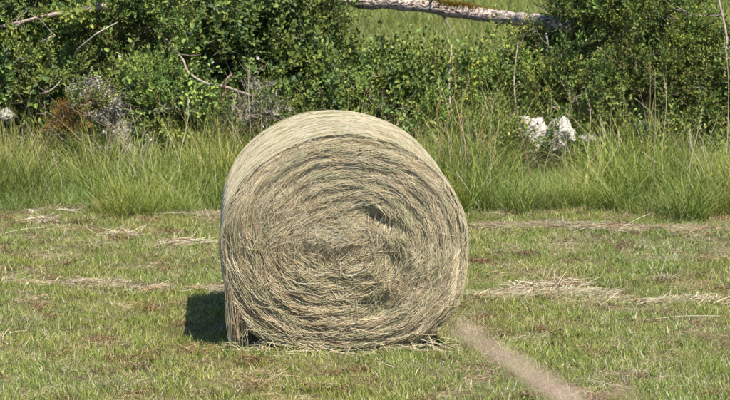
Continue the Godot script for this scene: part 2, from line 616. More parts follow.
func make_mown() -> void:
	var root := thing("mown_grass", Vector3(0, 0, -15), "short mown grass with green regrowth covering the field round the bale", "grass", "", "stuff")
	var green := []
	var mixed := []
	var dry := []
	for i in 3:
		green.push_back(tuft(150, 0.025, 0.07, 0.0029, 0.13, 0.9, 3, [Color(0.178, 0.24, 0.05), 5, Color(0.275, 0.305, 0.088), 4, GREEN_DEEP, 0.5, Color(0.36, 0.34, 0.15), 0.9, STRAW_PALE, 0.6], 0.7))
		mixed.push_back(tuft(150, 0.02, 0.058, 0.0028, 0.13, 0.9, 2, [Color(0.305, 0.315, 0.108), 4, Color(0.185, 0.238, 0.055), 3, STRAW, 1.6, STRAW_PALE, 0.9, BROWN_PINK, 1.0], 1.0))
		dry.push_back(litter(60, 0.025, 0.10, 0.0013, 0.12, [STRAW, 3, STRAW_PALE, 1.0, BROWN_PINK, 3.0, STRAW_GREEN, 2], 0.25))
	var thatch := litter(60, 0.02, 0.06, 0.0022, 0.06, [BROWN_DARK, 3, BROWN_PINK, 3, Color(0.17, 0.13, 0.08), 2], 0.5)
	var herb := Tris.new()
	for i in 9:
		var az := rnd(0, TAU)
		var out := Vector3(cos(az), 0, sin(az))
		herb.leaf(out * rnd(0.002, 0.02) + Vector3(0, rnd(0.01, 0.035), 0), (out + Vector3(0, rnd(0.1, 0.7), 0)).normalized(), Vector3.UP, rnd(0.014, 0.03), rnd(0.011, 0.018), 0.15, vary(GREEN_DEEP, 0.3))
	var sets := [[green, 4200, "green_blades"], [mixed, 3000, "yellowing_blades"], [dry, 2600, "dry_clippings"], [[thatch], 3600, "brown_thatch"], [[herb.mesh()], 2600, "clover_leaves"]]
	for s in sets:
		var list: Array = s[0]
		var xfs := []
		var cols := []
		for q in list.size():
			xfs.push_back([])
			cols.push_back([])
		for i in s[1]:
			var d := rnd(11.4, 19.4)
			var p := Vector3(rnd(-1, 1) * half_width(19.0), 0, -d)
			if absf(p.x) > half_width(d): continue
			p.y = height(p.x, p.z) - 0.004
			var dryness := n_patch.get_noise_2d(p.x * 2.2, p.z * 1.5) + 0.5 * n_fine.get_noise_2d(p.x, p.z)
			var keep := 1.0
			var b := 1.0
			match s[2]:
				"green_blades": keep = 0.95 - 1.5 * maxf(dryness - 0.06, 0.0)
				"yellowing_blades": keep = 0.7 + dryness
				"dry_clippings": keep = 0.2 + 1.5 * dryness
				"brown_thatch": keep = clampf((n_fine.get_noise_2d(p.x * 0.9 + 40.0, p.z * 0.9) - 0.16) * 5.0, 0.03, 1.0)
				"clover_leaves": keep = clampf((n_fine.get_noise_2d(p.x * 0.6 - 70.0, p.z * 0.6) - 0.05) * 3.0, 0.03, 1.0)
			if rng.randf() > keep: continue
			var q := rng.randi() % list.size()
			xfs[q].push_back(stand(p - root.position, rnd(0.5, 1.05) if s[2] == "green_blades" else rnd(0.6, 1.1), 0.3))
			b = rnd(0.8, 1.2)
			var wm := 0.12 * n_patch.get_noise_2d(p.x * 0.5 + 9.0, p.z * 0.5) + rnd(-0.05, 0.05)
			cols[q].push_back(Color(b * (1 + wm), b, b * (1 - wm)))
		for q in list.size():
			scatter(s[2], list[q], m_straw if s[2] in ["dry_clippings", "brown_thatch"] else m_grass, xfs[q], cols[q], root)
	# the near bank below the eye, outside the frame but for one stalk
	var bank := thing("bank_grass", Vector3(0, 0, -6), "rough grass on the near bank in the foreground", "grass", "", "stuff")
	var bm := tuft(18, 0.12, 0.35, 0.005, 0.08, 1.0, 3, [GREEN, 4, GREEN_YELLOW, 3, STRAW, 1])
	var bx := []
	var bc := []
	for i in 2500:
		var d := rnd(0.9, 11.6)
		var p := Vector3(rnd(-1, 1) * (1.0 + 0.14 * d), 0, -d)
		p.y = height(p.x, p.z)
		bx.push_back(stand(p - bank.position, rnd(0.6, 1.0) * lerpf(1.0, 0.4, smoothstep(7.0, 11.0, d))))
		bc.push_back(tint(0.8, 1.2, 0.08))
	scatter("tufts", bm, m_grass, bx, bc, bank)

# ---------------------------------------------------------------- uncut strip at the foot of the hedge

func edge_of_strip(x: float) -> float:
	# depth at which the mower stopped
	return 18.75 + 0.16 * sin(x * 1.1 + 0.5) + 0.35 * n_clump.get_noise_1d(x * 1.6) - 0.05 * x

func make_tall_grass() -> void:
	var root := thing("tall_grass", Vector3(0, 0, -20), "uncut tall green grass strip between mown field and hedge", "grass", "", "stuff")
	var lush := []
	var loose := []
	for i in 4:
		lush.push_back(tuft(66, 0.22, 0.52, 0.0058, 0.14, 1.4, 5, [Color(0.18, 0.25, 0.054), 4, Color(0.215, 0.29, 0.067), 4, Color(0.29, 0.32, 0.10), 3, Color(0.38, 0.37, 0.17), 1.0], 0.45))
		loose.push_back(tuft(36, 0.3, 0.7, 0.0042, 0.16, 0.9, 5, [GREEN_YELLOW, 3, STRAW_GREEN, 2, STRAW, 1.4, GREEN, 2, STRAW_PALE, 0.5], 0.5))
	var sets := [[lush, 2300, "green_tufts"], [loose, 1500, "stalky_tufts"]]
	for s in sets:
		var list: Array = s[0]
		var xfs := []
		var cols := []
		for q in list.size():
			xfs.push_back([])
			cols.push_back([])
		for i in s[1]:
			var x := rnd(-1, 1) * half_width(21.0)
			var e := edge_of_strip(x)
			var d := e + 2.9 * pow(rng.randf(), 1.15)
			var p := Vector3(x, 0, -d)
			p.y = height(p.x, p.z) - 0.01
			var nz := n_patch.get_noise_2d(x * 1.2 + 30.0, d * 1.2)
			if s[2] == "stalky_tufts" and rng.randf() > 0.55 + nz: continue
			var rise := lerpf(0.5, 1.0, smoothstep(0.0, 0.8, d - e)) * (1.0 + 0.55 * nz) * (0.98 if x > 0.4 else 0.86)
			if absf(x - 1.4) < 0.38 and d > 19.3 and d < 20.75: rise *= 0.55
			if s[2] == "stalky_tufts" and x > 0.5 and x < 1.7 and d > 20.0: rise *= 1.15
			var q := rng.randi() % list.size()
			xfs[q].push_back(stand(p - root.position, rnd(0.7, 1.15) * rise, 0.3))
			var b := rnd(0.85, 1.3) * (1.0 + 0.25 * n_fine.get_noise_2d(x * 0.4, d * 0.4))
			var wm := 0.25 * nz + rnd(-0.06, 0.06)
			cols[q].push_back(Color(b * (1 + wm), b, b * (1 - wm)))
		for q in list.size():
			scatter(s[2], list[q], m_grass, xfs[q], cols[q], root)
	# leafy shoots where the strip runs into the hedge
	var shoots := []
	for i in 3:
		var t := Tris.new()
		for k in 3: sprig_into(t, Transform3D(aim(Vector3(rnd(-0.35, 0.35), 1, rnd(-0.35, 0.35))), Vector3(rnd(-0.05, 0.05), 0, rnd(-0.05, 0.05))), 16, rnd(0.25, 0.48), 0.042, 0.02, [Color(0.19, 0.235, 0.06), 3, Color(0.27, 0.30, 0.09), 2, Color(0.12, 0.17, 0.045), 2], 1.1, 0.1)
		shoots.push_back(t.mesh())
	for q in 3:
		var xs := []
		var cs := []
		for i in 150:
			var x := rnd(-2.9, 2.9)
			if x < 0.4 and rng.randf() < 0.55: continue
			var d := rnd(20.1, 21.1)
			if absf(x - 1.4) < 0.36 and d < 20.75: continue
			xs.push_back(stand(Vector3(x, height(x, -d), -d) - root.position, rnd(0.6, 1.15), 0.25))
			cs.push_back(tint(0.8, 1.25, 0.1))
		scatter("leafy_shoots", shoots[q], m_leaf, xs, cs, root)
	# arching tussocks that lean over the mown edge
	var tm := []
	for i in 3:
		tm.push_back(tuft(110, 0.35, 0.75, 0.0046, 0.1, 2.0, 7, [Color(0.17, 0.25, 0.06), 4, GREEN_YELLOW, 3, GREEN, 2, STRAW_GREEN, 0.6], 0.5))
	var spots := [[98, 203, 1.0, "arching fresh green grass tussock beside the pale flattened straw"], [130, 196, 0.9, "green grass tussock in shade at the dark gap in the hedge"], [30, 205, 0.9, "green grass tussock at the left edge of the strip"], [480, 212, 0.95, "arching grass tussock just right of the bale"], [520, 216, 0.85, "grass tussock below the pair of white rocks"], [690, 222, 0.9, "loose grass tussock at the right end of the strip"], [620, 212, 0.8, "grass tussock behind the pale hay strip on the right"], [195, 205, 0.75, "grass tussock left of the bale's upper rim"]]
	for i in spots.size():
		var sp: Array = spots[i]
		var g := on_ground(sp[0], sp[1])
		var o := thing("grass_tussock", g, sp[3], "grass", "tussocks along the mown edge")
		o.rotation.y = rnd(0, TAU)
		o.scale = Vector3.ONE * sp[2]
		put(tm[i % 3], "blades", m_grass, o)
	# single dry stalks that stand above the grass and in front of the hedge
	var stalks := [[60, 205, 52, 150], [243, 190, 250, 60], [228, 195, 236, 95], [182, 200, 188, 95], [152, 205, 130, 105], [187, 190, 262, 66], [330, 150, 322, 62], [440, 205, 452, 60], [449, 200, 441, 92], [462, 205, 470, 78], [476, 200, 462, 105], [492, 212, 498, 88], [505, 205, 480, 128], [545, 205, 552, 118], [560, 212, 575, 95], [590, 205, 586, 92], [600, 212, 618, 130], [648, 210, 655, 70], [655, 205, 650, 60], [668, 212, 664, 75], [690, 215, 702, 110], [705, 210, 690, 130], [722, 205, 724, 40], [90, 150, 100, 98], [12, 205, 22, 128], [30, 200, 24, 120], [532, 205, 515, 100], [578, 180, 560, 80], [612, 190, 600, 115], [635, 160, 640, 98], [300, 140, 312, 70], [275, 130, 266, 70], [418, 140, 410, 75], [380, 120, 388, 62], [508, 170, 520, 70], [516, 170, 508, 62], [474, 150, 480, 70], [36, 165, 30, 92], [700, 160, 712, 88], [683, 160, 678, 70], [556, 216, 600, 150], [672, 214, 640, 150]]
	var zones := [[20, "at the far left edge"], [45, "left of the rusty fern"], [80, "by the rusty fern"], [115, "by the pale stones in the left hedge"], [150, "at the dark gap in the left hedge"], [200, "left of the bale before the hedge"], [245, "by the bale's upper left rim"], [300, "above the bale's left shoulder"], [350, "behind the bale's top"], [400, "just right of the bale's top"], [438, "above the bale's right shoulder"], [456, "nearest the bale on its right"], [474, "in the scrub right of the bale"], [500, "left of the white rocks"], [530, "in front of the rough white rock"], [565, "by the smooth white rock"], [595, "right of the white rocks"], [625, "below the right bush's hollow"], [652, "before the middle of the right bush"], [680, "before the right part of the right bush"], [708, "before the lighter bush on the right"], [800, "at the right edge"]]
	var alike := {}
	for s in stalks:
		var zone := ""
		for zn in zones:
			if s[2] < zn[0]:
				zone = zn[1]
				break
		var key: String = ("dry straw stalk leaning left, " if s[2] < s[0] - 3 else "dry straw stalk leaning right, " if s[2] > s[0] + 3 else "upright dry straw stalk ") + zone
		if not alike.has(key): alike[key] = []
		alike[key].push_back(s)
	for s in stalks:
		var g := on_ground(s[0], minf(s[1], 208.0))
		var top := at(s[2], s[3], -g.z + rnd(0.0, 0.25))
		var lab := ""
		for key in alike:
			var list: Array = alike[key]
			if not list.has(s): continue
			var higher := 0
			for o2 in list:
				if o2[3] < s[3]: higher += 1
			lab = key if list.size() == 1 else (["taller ", "shorter "] if list.size() == 2 else ["tallest ", "middling ", "shortest "])[mini(higher, 2)] + key
		var o := thing("dry_stalk", g, lab, "stalk", "dry stalks above the tall grass")
		var col := vary(mix_of([STRAW, 3, STRAW_PALE, 2, STRAW_GREY, 2, BROWN_PINK, 1.5]), 0.15)
		var tip := top - g
		var t := Tris.new()
		var line := through([Vector3(0, -0.02, 0), tip * 0.35 + Vector3(rnd(-0.04, 0.04), 0.03, 0), tip * 0.75 + Vector3(rnd(-0.05, 0.05), 0.02, 0), tip], 4)
		t.tube(line, rnd(0.0022, 0.0034), 0.0013, 5, col)
		put(t.mesh(), "stem", m_straw, o)
		var h := Tris.new()
		var axis := (line[-1] - line[-4] as Vector3).normalized()
		for k in 34:
			var f := rng.randf()
			var b: Vector3 = line[-1] - axis * f * 0.16
			var out := (Vector3(rnd(-1, 1), rnd(-0.3, 0.6), rnd(-1, 1)).normalized() + axis * 1.1).normalized()
			h.leaf(b, out, Vector3(rnd(-1, 1), rnd(-1, 1), 0.3).normalized(), rnd(0.01, 0.03) * (0.5 + f), 0.0045, 0.2, vary(col, 0.2))
		put(h.mesh(), "seed_head", m_straw, o)

# ---------------------------------------------------------------- cut hay on the field

func hay_strip(label: String, line: Array, count: int, wide: float, thick: float, cols: Array, l1: float) -> void:
	var first := on_ground(line[0][0], line[0][1])
	var root := thing("hay_strip", first, label, "hay", "lines of cut hay left by the mower")
	var lying := []
	for i in 3: lying.push_back(litter(14, 0.08, l1, 0.002, 0.06, cols, 0.16))
	var xfs := [[], [], []]
	var cs := [[], [], []]
	for i in count:
		var k := rng.randf() * (line.size() - 1)
		var a: Array = line[int(k)]
		var b: Array = line[int(k) + 1]
		var f := k - int(k)
		var p := on_ground(lerpf(a[0], b[0], f), lerpf(a[1], b[1], f))
		if n_fine.get_noise_2d(p.x * 0.8, p.z * 0.3 + 13.0) + lerpf(a[2], b[2], f) < rnd(0.15, 0.95): continue
		p.z += rng.randfn() * wide * 0.5 + 0.09 * n_patch.get_noise_1d(p.x * 2.0)
		p.y = height(p.x, p.z) + rng.randf() * thick * lerpf(a[2], b[2], f)
		var q := rng.randi() % 3
		var turn := Basis(Vector3.UP, rng.randfn() * 0.4 + (PI if rng.randf() < 0.5 else 0.0)) * Basis(Vector3.RIGHT, rnd(-0.15, 0.15)) * Basis(Vector3.BACK, rnd(-0.12, 0.12))
		xfs[q].push_back(Transform3D(turn * Basis.from_scale(Vector3(1.4, 0.9, 0.4)), p - first))
		cs[q].push_back(tint(0.75, 1.15, 0.06))
	for q in 3: scatter("cut_stems", lying[q], m_straw, xfs[q], cs[q], root)

func make_hay() -> void:
	var warm := [STRAW, 4, STRAW_PALE, 2, BROWN_PINK, 2.5, STRAW_GREEN, 1]
	var pinkish := [STRAW, 3, STRAW_PALE, 3.0, BROWN_PINK, 2.2, BROWN_DARK, 0.3]
	hay_strip("thin pinkish line of cut hay on the mown grass left of the bale", [[-90, 281, 0.5], [0, 283, 0.75], [60, 286, 0.75], [120, 288, 0.9], [175, 290, 0.85], [235, 292, 0.6]], 100, 0.06, 0.012, pinkish, 0.18)
	hay_strip("pale line of cut hay on the mown grass right of the bale", [[455, 296, 0.6], [500, 298, 0.6], [545, 297, 0.8], [575, 296, 0.8], [620, 300, 0.7], [680, 303, 0.9], [740, 306, 0.9], [820, 310, 0.8]], 165, 0.08, 0.014, warm, 0.2)
	hay_strip("pale straw strip along the foot of the tall grass on the right", [[462, 226, 0.35], [520, 230, 0.8], [560, 231, 1.0], [610, 231, 1.0], [660, 232, 0.75], [720, 232, 0.5], [800, 234, 0.4]], 150, 0.05, 0.02, warm, 0.24)
	hay_strip("broken straw strip along the foot of the tall grass on the left", [[-60, 213, 0.3], [0, 214, 0.4], [60, 213, 0.8], [105, 212, 0.8], [160, 216, 0.6], [222, 217, 0.7]], 80, 0.08, 0.02, warm, 0.22)
	# small heaps of gathered hay
	for hp in [[560, 289, 0.16, 0.07, "brownish mound of raked hay on the right-hand hay line"], [533, 291, 0.10, 0.04, "small pinkish wisp of hay left of the raked mound"], [45, 222, 0.13, 0.05, "pinkish wisp of hay on the mown grass at far left"], [118, 236, 0.16, 0.04, "pinkish hay wisp on the mown grass left of the bale"], [190, 245, 0.15, 0.04, "thin hay wisp on the mown grass close to the bale's left"], [95, 213, 0.2, 0.06, "pale fan of flattened straw at the foot of the left tussock"]]:
		var g := on_ground(hp[0], hp[1])
		var o := thing("hay_wisp", g, hp[4], "hay", "wisps of loose hay")
		var t := Tris.new()
		for i in 90:
			var a := rnd(0, TAU)
			var r := sqrt(rng.randf())
			var p := Vector3(cos(a) * r * hp[2], hp[3] * 0.7 * (1.0 - r * r) * rng.randf() + 0.012, sin(a) * r * hp[2] * 0.6)
			var dir := Vector3(rnd(-1, 1), rnd(-0.2, 0.25), rnd(-0.5, 0.5)).normalized() * rnd(0.05, 0.14)
			t.tube([p - dir, p + Vector3(0, rnd(0.0, 0.015), 0), p + dir], 0.0022, 0.0012, 3, vary(mix_of(pinkish if hp[0] != 95 else warm), 0.2))
		put(t.mesh(), "cut_stems", m_straw, o)
	# single cut stems that catch the eye
	var loose := [[0, 237, 45, 232, "lying at the far left of the mown field"], [541, 290, 546, 270, "sticking up from the right-hand hay line"], [560, 286, 572, 299, "lying on the raked mound"], [660, 280, 668, 258, "sticking up in the grass above the right-hand hay line"], [505, 299, 560, 293, "lying along the right-hand hay line left of the mound"], [205, 217, 160, 219, "lying at the foot of the tall grass near the bale"], [150, 249, 190, 244, "lying on the mown grass left of the bale"], [640, 323, 720, 322, "lying on the mown grass at lower right"], [68, 214, 110, 204, "on the left of the flattened straw fan"], [72, 214, 126, 200, "uppermost on the flattened straw fan"], [80, 215, 130, 208, "lowest on the flattened straw fan"], [482, 214, 456, 176, "leaning steeply out of the tall grass beside the bale"], [556, 232, 640, 228, "lying along the straw strip below the white rocks"], [615, 234, 650, 218, "sticking up from the straw strip on the right"]]
	for l in loose:
		var g := on_ground(l[0], l[1])
		var low: float = l[1] - l[3]
		var e := on_ground(l[2], l[3]) if absf(low) < 12.0 else at(l[2], l[3], -g.z + 0.02)
		e.y += 0.03
		g.y += 0.012
		var o := thing("cut_stem", g, "single pale cut stem " + l[4], "stem", "single cut stems")
		var t := Tris.new()
		t.tube(through([Vector3.ZERO, (e - g) * 0.5 + Vector3(0, 0.012, 0), e - g], 4), 0.0024, 0.0016, 5, vary(STRAW_PALE, 0.12))
		put(t.mesh(), "stem", m_straw, o)

# ---------------------------------------------------------------- the bale

const RX := 0.638
const RY := 0.573
const HALF := 0.6

func rim(t: float) -> Vector2:
	var c := cos(t)
	var s := sin(t)
	var n := 2.0 if s > 0.0 else lerpf(2.0, 2.9, minf(1.0, -s * 2.0))
	var r := 1.0 / pow(pow(absf(c), n) + pow(absf(s), n), 1.0 / n)
	return Vector2(RX * c * r, RY + RY * s * r)

func face_depth(x: float, y: float) -> float:
	# relief of the front end, metres towards the eye
	var px := x / RX
	var py := (y - RY) / RY
	var t := atan2(py, px)
	var u := sqrt(px * px + py * py)
	var e := rim(t)
	u = minf(Vector2(x, y - RY).length() / Vector2(e.x, e.y - RY).length(), 1.02)
	var z := 0.035 * (1.0 - u * u)
	z -= (0.06 if py > 0.0 else lerpf(0.06, 0.015, minf(1.0, -py * 1.6))) * pow(smoothstep(0.86, 1.02, u), 2.0)
	z += 0.005 * sin(TAU * (u * 9.0 + t / TAU) + 2.0 * n_patch.get_noise_2d(x * 3.0, y * 3.0)) * smoothstep(0.15, 0.5, u)
	z += 0.022 * n_fine.get_noise_2d(x * 1.7, y * 1.7) * (1.0 - 0.6 * u)
	z -= 0.055 * exp(-(pow((x - 0.20) / 0.10, 2.0) + pow((y - 0.70 - (x - 0.2) * -0.5) / 0.035, 2.0)))
	z -= 0.055 * exp(-(pow((x - 0.17) / 0.09, 2.0) + pow((y - 0.245) / 0.06, 2.0)))
	z -= 0.004 * exp(-(pow((x + 0.0) / 0.10, 2.0) + pow((y - 0.43) / 0.022, 2.0)))
	z -= 0.04 * exp(-(pow((x - 0.27) / 0.05, 2.0) + pow((y - 0.5) / 0.08, 2.0)))
	z += 0.018 * exp(-(pow((x - 0.02) / 0.20, 2.0) + pow((y - 0.60) / 0.05, 2.0)))
	return z

func flow(x: float, y: float) -> Vector2:
	# the way the stems lie: wound round the core, tangled near it
	var px := x / RX
	var py := (y - RY) / RY
	var u := sqrt(px * px + py * py)
	var tang := Vector2(-py * RX, px * RY).normalized()
	var a := 0.10 + (0.95 - 0.8 * minf(u, 1.0)) * n_patch.get_noise_2d(x * 4.0 + 3.0, y * 4.0) * 1.5
	# the core was wound about a folded wad: stems run aslant from lower left to upper right
	var wad := exp(-(pow((x - 0.08) / 0.22, 2.0) + pow((y - 0.50) / 0.17, 2.0)))
	var dir := tang.rotated(a)
	var slant := Vector2(0.86, 0.5 + 0.8 * (y - 0.5))
	if dir.dot(slant) < 0.0: slant = -slant
	return dir.lerp(slant.normalized(), wad * 0.85).normalized()

func make_bale() -> void:
	var front := on_ground(345, 343)
	var root := thing("hay_bale", Vector3(front.x - 0.033, 0.0, -14.36), "large round bale of straw-coloured hay lying on the mown field", "hay bale")
	root.rotation.y = deg_to_rad(3.2)
	var hay := [Color(0.50, 0.43, 0.285), 5, Color(0.63, 0.56, 0.41), 5, Color(0.38, 0.36, 0.25), 2.2, Color(0.34, 0.345, 0.205), 1.6, Color(0.46, 0.36, 0.235), 1.8, Color(0.25, 0.22, 0.14), 1.3, Color(0.70, 0.65, 0.52), 1.0]
	var m_core := mat(0.95)
	m_core.uv1_triplanar = true
	m_core.uv1_scale = Vector3.ONE * 3.0
	m_core.albedo_texture = noise_tex(0.06, 61, [0.25, Color(0.28, 0.235, 0.15), 0.5, Color(0.42, 0.36, 0.24), 0.75, Color(0.53, 0.46, 0.33)])
	m_core.heightmap_enabled = true
	m_core.heightmap_texture = noise_tex(0.1, 62, [])
	m_core.heightmap_scale = 1.5
	# packed core: front end, barrel, back end
	var t := Tris.new()
	var A := 120
	var rings := []
	for i in 29: rings.push_back([i / 28.0, 0])
	for i in range(1, 13): rings.push_back([1.0, i])
	for i in range(27, -1, -3): rings.push_back([i / 28.0, 12])
	for r in rings:
		for k in A:
			var e := rim(TAU * k / A)
			var u: float = r[0]
			var x := e.x * u
			var y := RY + (e.y - RY) * u
			var z := HALF - 0.03 + (face_depth(x, y) if r[1] == 0 else -0.07)
			var shrink := 1.0
			if r[1] > 0:
				z = lerpf(HALF - 0.09, -HALF, r[1] / 12.0)
				shrink = 1.0 + 0.012 * n_fine.get_noise_2d(k * 0.3, z * 2.0)
			if r[1] == 0 and u > 0.9: shrink = 1.0
			if r[1] == 12: shrink = 0.985
			t.v.push_back(Vector3(x * shrink, RY + (y - RY) * shrink, z))
			t.c.push_back(Color.WHITE)
	for j in rings.size() - 1:
		for k in A:
			var a := j * A + k
			var b := j * A + (k + 1) % A
			t.ix.append_array([a, b, a + A, b, b + A, a + A])
	put(t.smooth_mesh(), "packed_core", m_core, root)
	# stems on the front end
	var f := Tris.new()
	for i in 38000:
		var u := pow(rng.randf(), 0.52)
		var a := rnd(0, TAU)
		var e := rim(a)
		var x := e.x * u
		var y := RY + (e.y - RY) * u
		var ln := rnd(0.06, 0.30) * lerpf(0.75, 1.15, u)
		var bundle := n_fine.get_noise_2d(u * 2.6 + 50.0, a * 0.45) + 0.4 * n_fine.get_noise_2d(x * 2.2 + 50.0, y * 2.2)
		var off := rng.randfn() * lerpf(0.6, 0.13, u)
		if rng.randf() < lerpf(0.16, 0.05, u): off = rnd(-1.5, 1.5)
		var steps := 5
		var allow := 1.0 + 0.035 * pow(rng.randf(), 2.5)
		var lift := rnd(-0.006, 0.008) + (0.016 * rng.randf() if rng.randf() < 0.16 else 0.0)
		var pts := []
		var q := Vector2(x, y)
		for s in steps + 1:
			var k := float(s) / steps
			var ez := HALF - 0.016 + face_depth(q.x, q.y) + lift + 0.007 * sin(PI * k) - 0.012 * pow(absf(2.0 * k - 1.0), 3.0)
			pts.push_back(Vector3(q.x, maxf(q.y, 0.004), ez))
			q += flow(q.x, q.y).rotated(off) * ln / steps
			var rel := Vector2(q.x / RX, (q.y - RY) / RY)
			var edge := rim(rel.angle())
			var over := Vector2(q.x, q.y - RY).length() / maxf(0.01, Vector2(edge.x, edge.y - RY).length())
			if over > allow: q = Vector2(q.x, q.y - RY) * (allow / over) + Vector2(0, RY)
		var col := mix_of(hay)
		if bundle > 0.30: col = col.lerp(Color(0.64, 0.56, 0.40), 0.6)
		elif bundle > 0.12: col = col.lerp(Color(0.45, 0.315, 0.18), 0.45)
		elif bundle < -0.14: col = col.lerp(STRAW_GREEN, 0.4)
		var r := rnd(0.0007, 0.0015)
		f.tube(pts, r, r * 0.6, 3, vary(col, 0.2))
	# matted wads of stems, each lying its own way
	for i in 130:
		var u := pow(rng.randf(), 0.6) * 0.94
		var a := rnd(0, TAU)
		var e := rim(a)
		var c := Vector2(e.x * u, RY + (e.y - RY) * u)
		var dir := flow(c.x, c.y).rotated(rng.randfn() * lerpf(0.9, 0.16, u))
		var across := dir.orthogonal()
		var tone := mix_of(hay)
		var wide := rnd(0.012, 0.035)
		var proud := rnd(0.004, 0.016)
		var bow := rnd(-0.25, 0.25)
		for k in rng.randi_range(18, 46):
			var o := rng.randfn() * 0.5
			var mid := c + across * o * wide + dir * rnd(-0.05, 0.05)
			var ln := rnd(0.05, 0.16)
			var d2 := dir.rotated(rng.randfn() * 0.16)
			var pts := []
			for s in 5:
				var kk := s / 4.0 - 0.5
				var q2 := mid + d2 * ln * kk + across * bow * ln * kk * kk
				pts.push_back(Vector3(q2.x, maxf(q2.y, 0.006), HALF - 0.014 + face_depth(q2.x, q2.y) + proud * (1.0 - minf(1.0, o * o)) * (1.0 - 3.4 * kk * kk) + rnd(-0.002, 0.003)))
			f.tube(pts, rnd(0.0008, 0.0018), 0.0008, 3, vary(tone.lerp(mix_of(hay), 0.4), 0.15))
	# torn ends that hang into and out of the hollows
	for hol in [[0.20, 0.715, 0.11, 0.03], [0.17, 0.27, 0.10, 0.05], [0.27, 0.52, 0.05, 0.08]]:
		for k in 260:
			var q2 := Vector2(hol[0] + rng.randfn() * hol[2] * 0.7, hol[1] + rng.randfn() * hol[3])
			var d3 := Vector3(rnd(-1, 1), rnd(-1.2, 0.5), rnd(-0.4, 0.9)).normalized()
			var p0 := Vector3(q2.x, q2.y, HALF - 0.02 + face_depth(q2.x, q2.y))
			var ln := rnd(0.03, 0.1)
			f.tube([p0 - d3 * 0.02, p0 + d3 * ln * 0.5 + Vector3(0, 0, 0.004), p0 + d3 * ln + Vector3(0, -0.3 * ln, -0.1 * ln)], rnd(0.0008, 0.0017), 0.0006, 3, vary(mix_of([Color(0.38, 0.36, 0.25), 3, Color(0.34, 0.345, 0.205), 3, Color(0.49, 0.43, 0.295), 2]), 0.2))
	var fs := put(f.mesh(), "face_stems", m_straw, root)
	fs.set_meta("kind", "stuff")
	# stems wound round the barrel, bleached by the sun
	var b := Tris.new()
	var bleached := [STRAW_PALE, 5, Color(0.60, 0.55, 0.42), 3, STRAW, 2.5, STRAW_GREEN, 1.2, STRAW_GREY, 1.2]
	for i in 9500:
		var z := rnd(-HALF, HALF - 0.035)
		var a := rnd(-0.5, PI + 0.6)
		var da := rnd(0.12, 0.6)
		var tw := rnd(-0.03, 0.03)
		var lift := rnd(-0.002, 0.009)
		var pts := []
		for s in 6:
			var k := s / 5.0
			var e := rim(a + da * k)
			var nrm := Vector2(e.x / RX, (e.y - RY) / RY).normalized()
			e += nrm * (lift + 0.012 * n_patch.get_noise_2d(z * 1.5, a * 0.8) + 0.004 * sin(PI * k) - 0.005 * pow(absf(2 * k - 1), 3.0))
			pts.push_back(Vector3(e.x, maxf(e.y, 0.004), clampf(z + tw * k, -HALF, HALF - 0.02)))
		var r := rnd(0.001, 0.0022)
		b.tube(pts, r, r * 0.7, 3, vary(mix_of(bleached), 0.14))
	var bs := put(b.mesh(), "barrel_stems", m_straw, root)
	bs.set_meta("kind", "stuff")
	# loose ends round the rim and on the back
	var w := Tris.new()
	for i in 1500:
		var a := rnd(-0.9, PI + 0.9)
		if rng.randf() < 0.25: a = rnd(-0.5, 0.6)
		var e := rim(a)
		var nrm := Vector2(e.x / RX, (e.y - RY) / RY).normalized()
		var tg := Vector2(-nrm.y, nrm.x) * (1.0 if rng.randf() < 0.6 else -1.0)
		var p := Vector3(e.x, e.y, HALF - (rnd(0.0, 0.12) if rng.randf() < 0.75 else rnd(0.0, 1.15))) - Vector3(nrm.x, nrm.y, 0) * 0.02
		var dir := Vector3(tg.x, tg.y, rnd(-0.3, 0.4)) + Vector3(nrm.x, nrm.y, 0) * rnd(0.05, 0.5)
		var ln := rnd(0.03, 0.085)
		var p1 := p + dir.normalized() * ln * 0.5
		var p2 := p1 + (dir.normalized() + Vector3(0, rnd(-0.5, 0.1), 0)).normalized() * ln * 0.5
		w.tube([p, p1, p2], rnd(0.0009, 0.0016), 0.0006, 3, vary(mix_of(hay), 0.2))
	var ws := put(w.mesh(), "loose_ends", m_straw, root)
	ws.set_meta("kind", "stuff")
	# stems that hang straight down at the lower left, before the gap under the barrel
	var hg := Tris.new()
	for i in 120:
		var e := rim(PI + rnd(-0.15, 0.75))
		var x := e.x + rnd(-0.006, 0.05)
		var zz := HALF - rnd(0.0, 0.10)
		var foot := rnd(0.0, 0.1) if rng.randf() < 0.6 else rnd(0.08, 0.3)
		foot = minf(foot, e.y - 0.05)
		var p0 := Vector3(x, e.y, zz - 0.02)
		var p3 := Vector3(lerpf(x, -RX + 0.05, 0.55) + rnd(-0.01, 0.05), maxf(foot, 0.003), zz + rnd(-0.02, 0.03))
		var pts := through([p0, p0.lerp(p3, 0.4) + Vector3(rnd(-0.012, 0.008), 0, 0.012), p0.lerp(p3, 0.75) + Vector3(rnd(-0.012, 0.012), 0, 0.008), p3], 2)
		hg.tube(pts, rnd(0.0014, 0.0026), 0.0011, 3, vary(mix_of([STRAW, 4, STRAW_PALE, 3, Color(0.36, 0.25, 0.14), 3, STRAW_GREY, 1]), 0.18))
	var hs := put(hg.mesh(), "hanging_stems", m_straw, root)
	hs.set_meta("kind", "stuff")
	# stems splayed on the ground in front of the bale
	var sp := Tris.new()
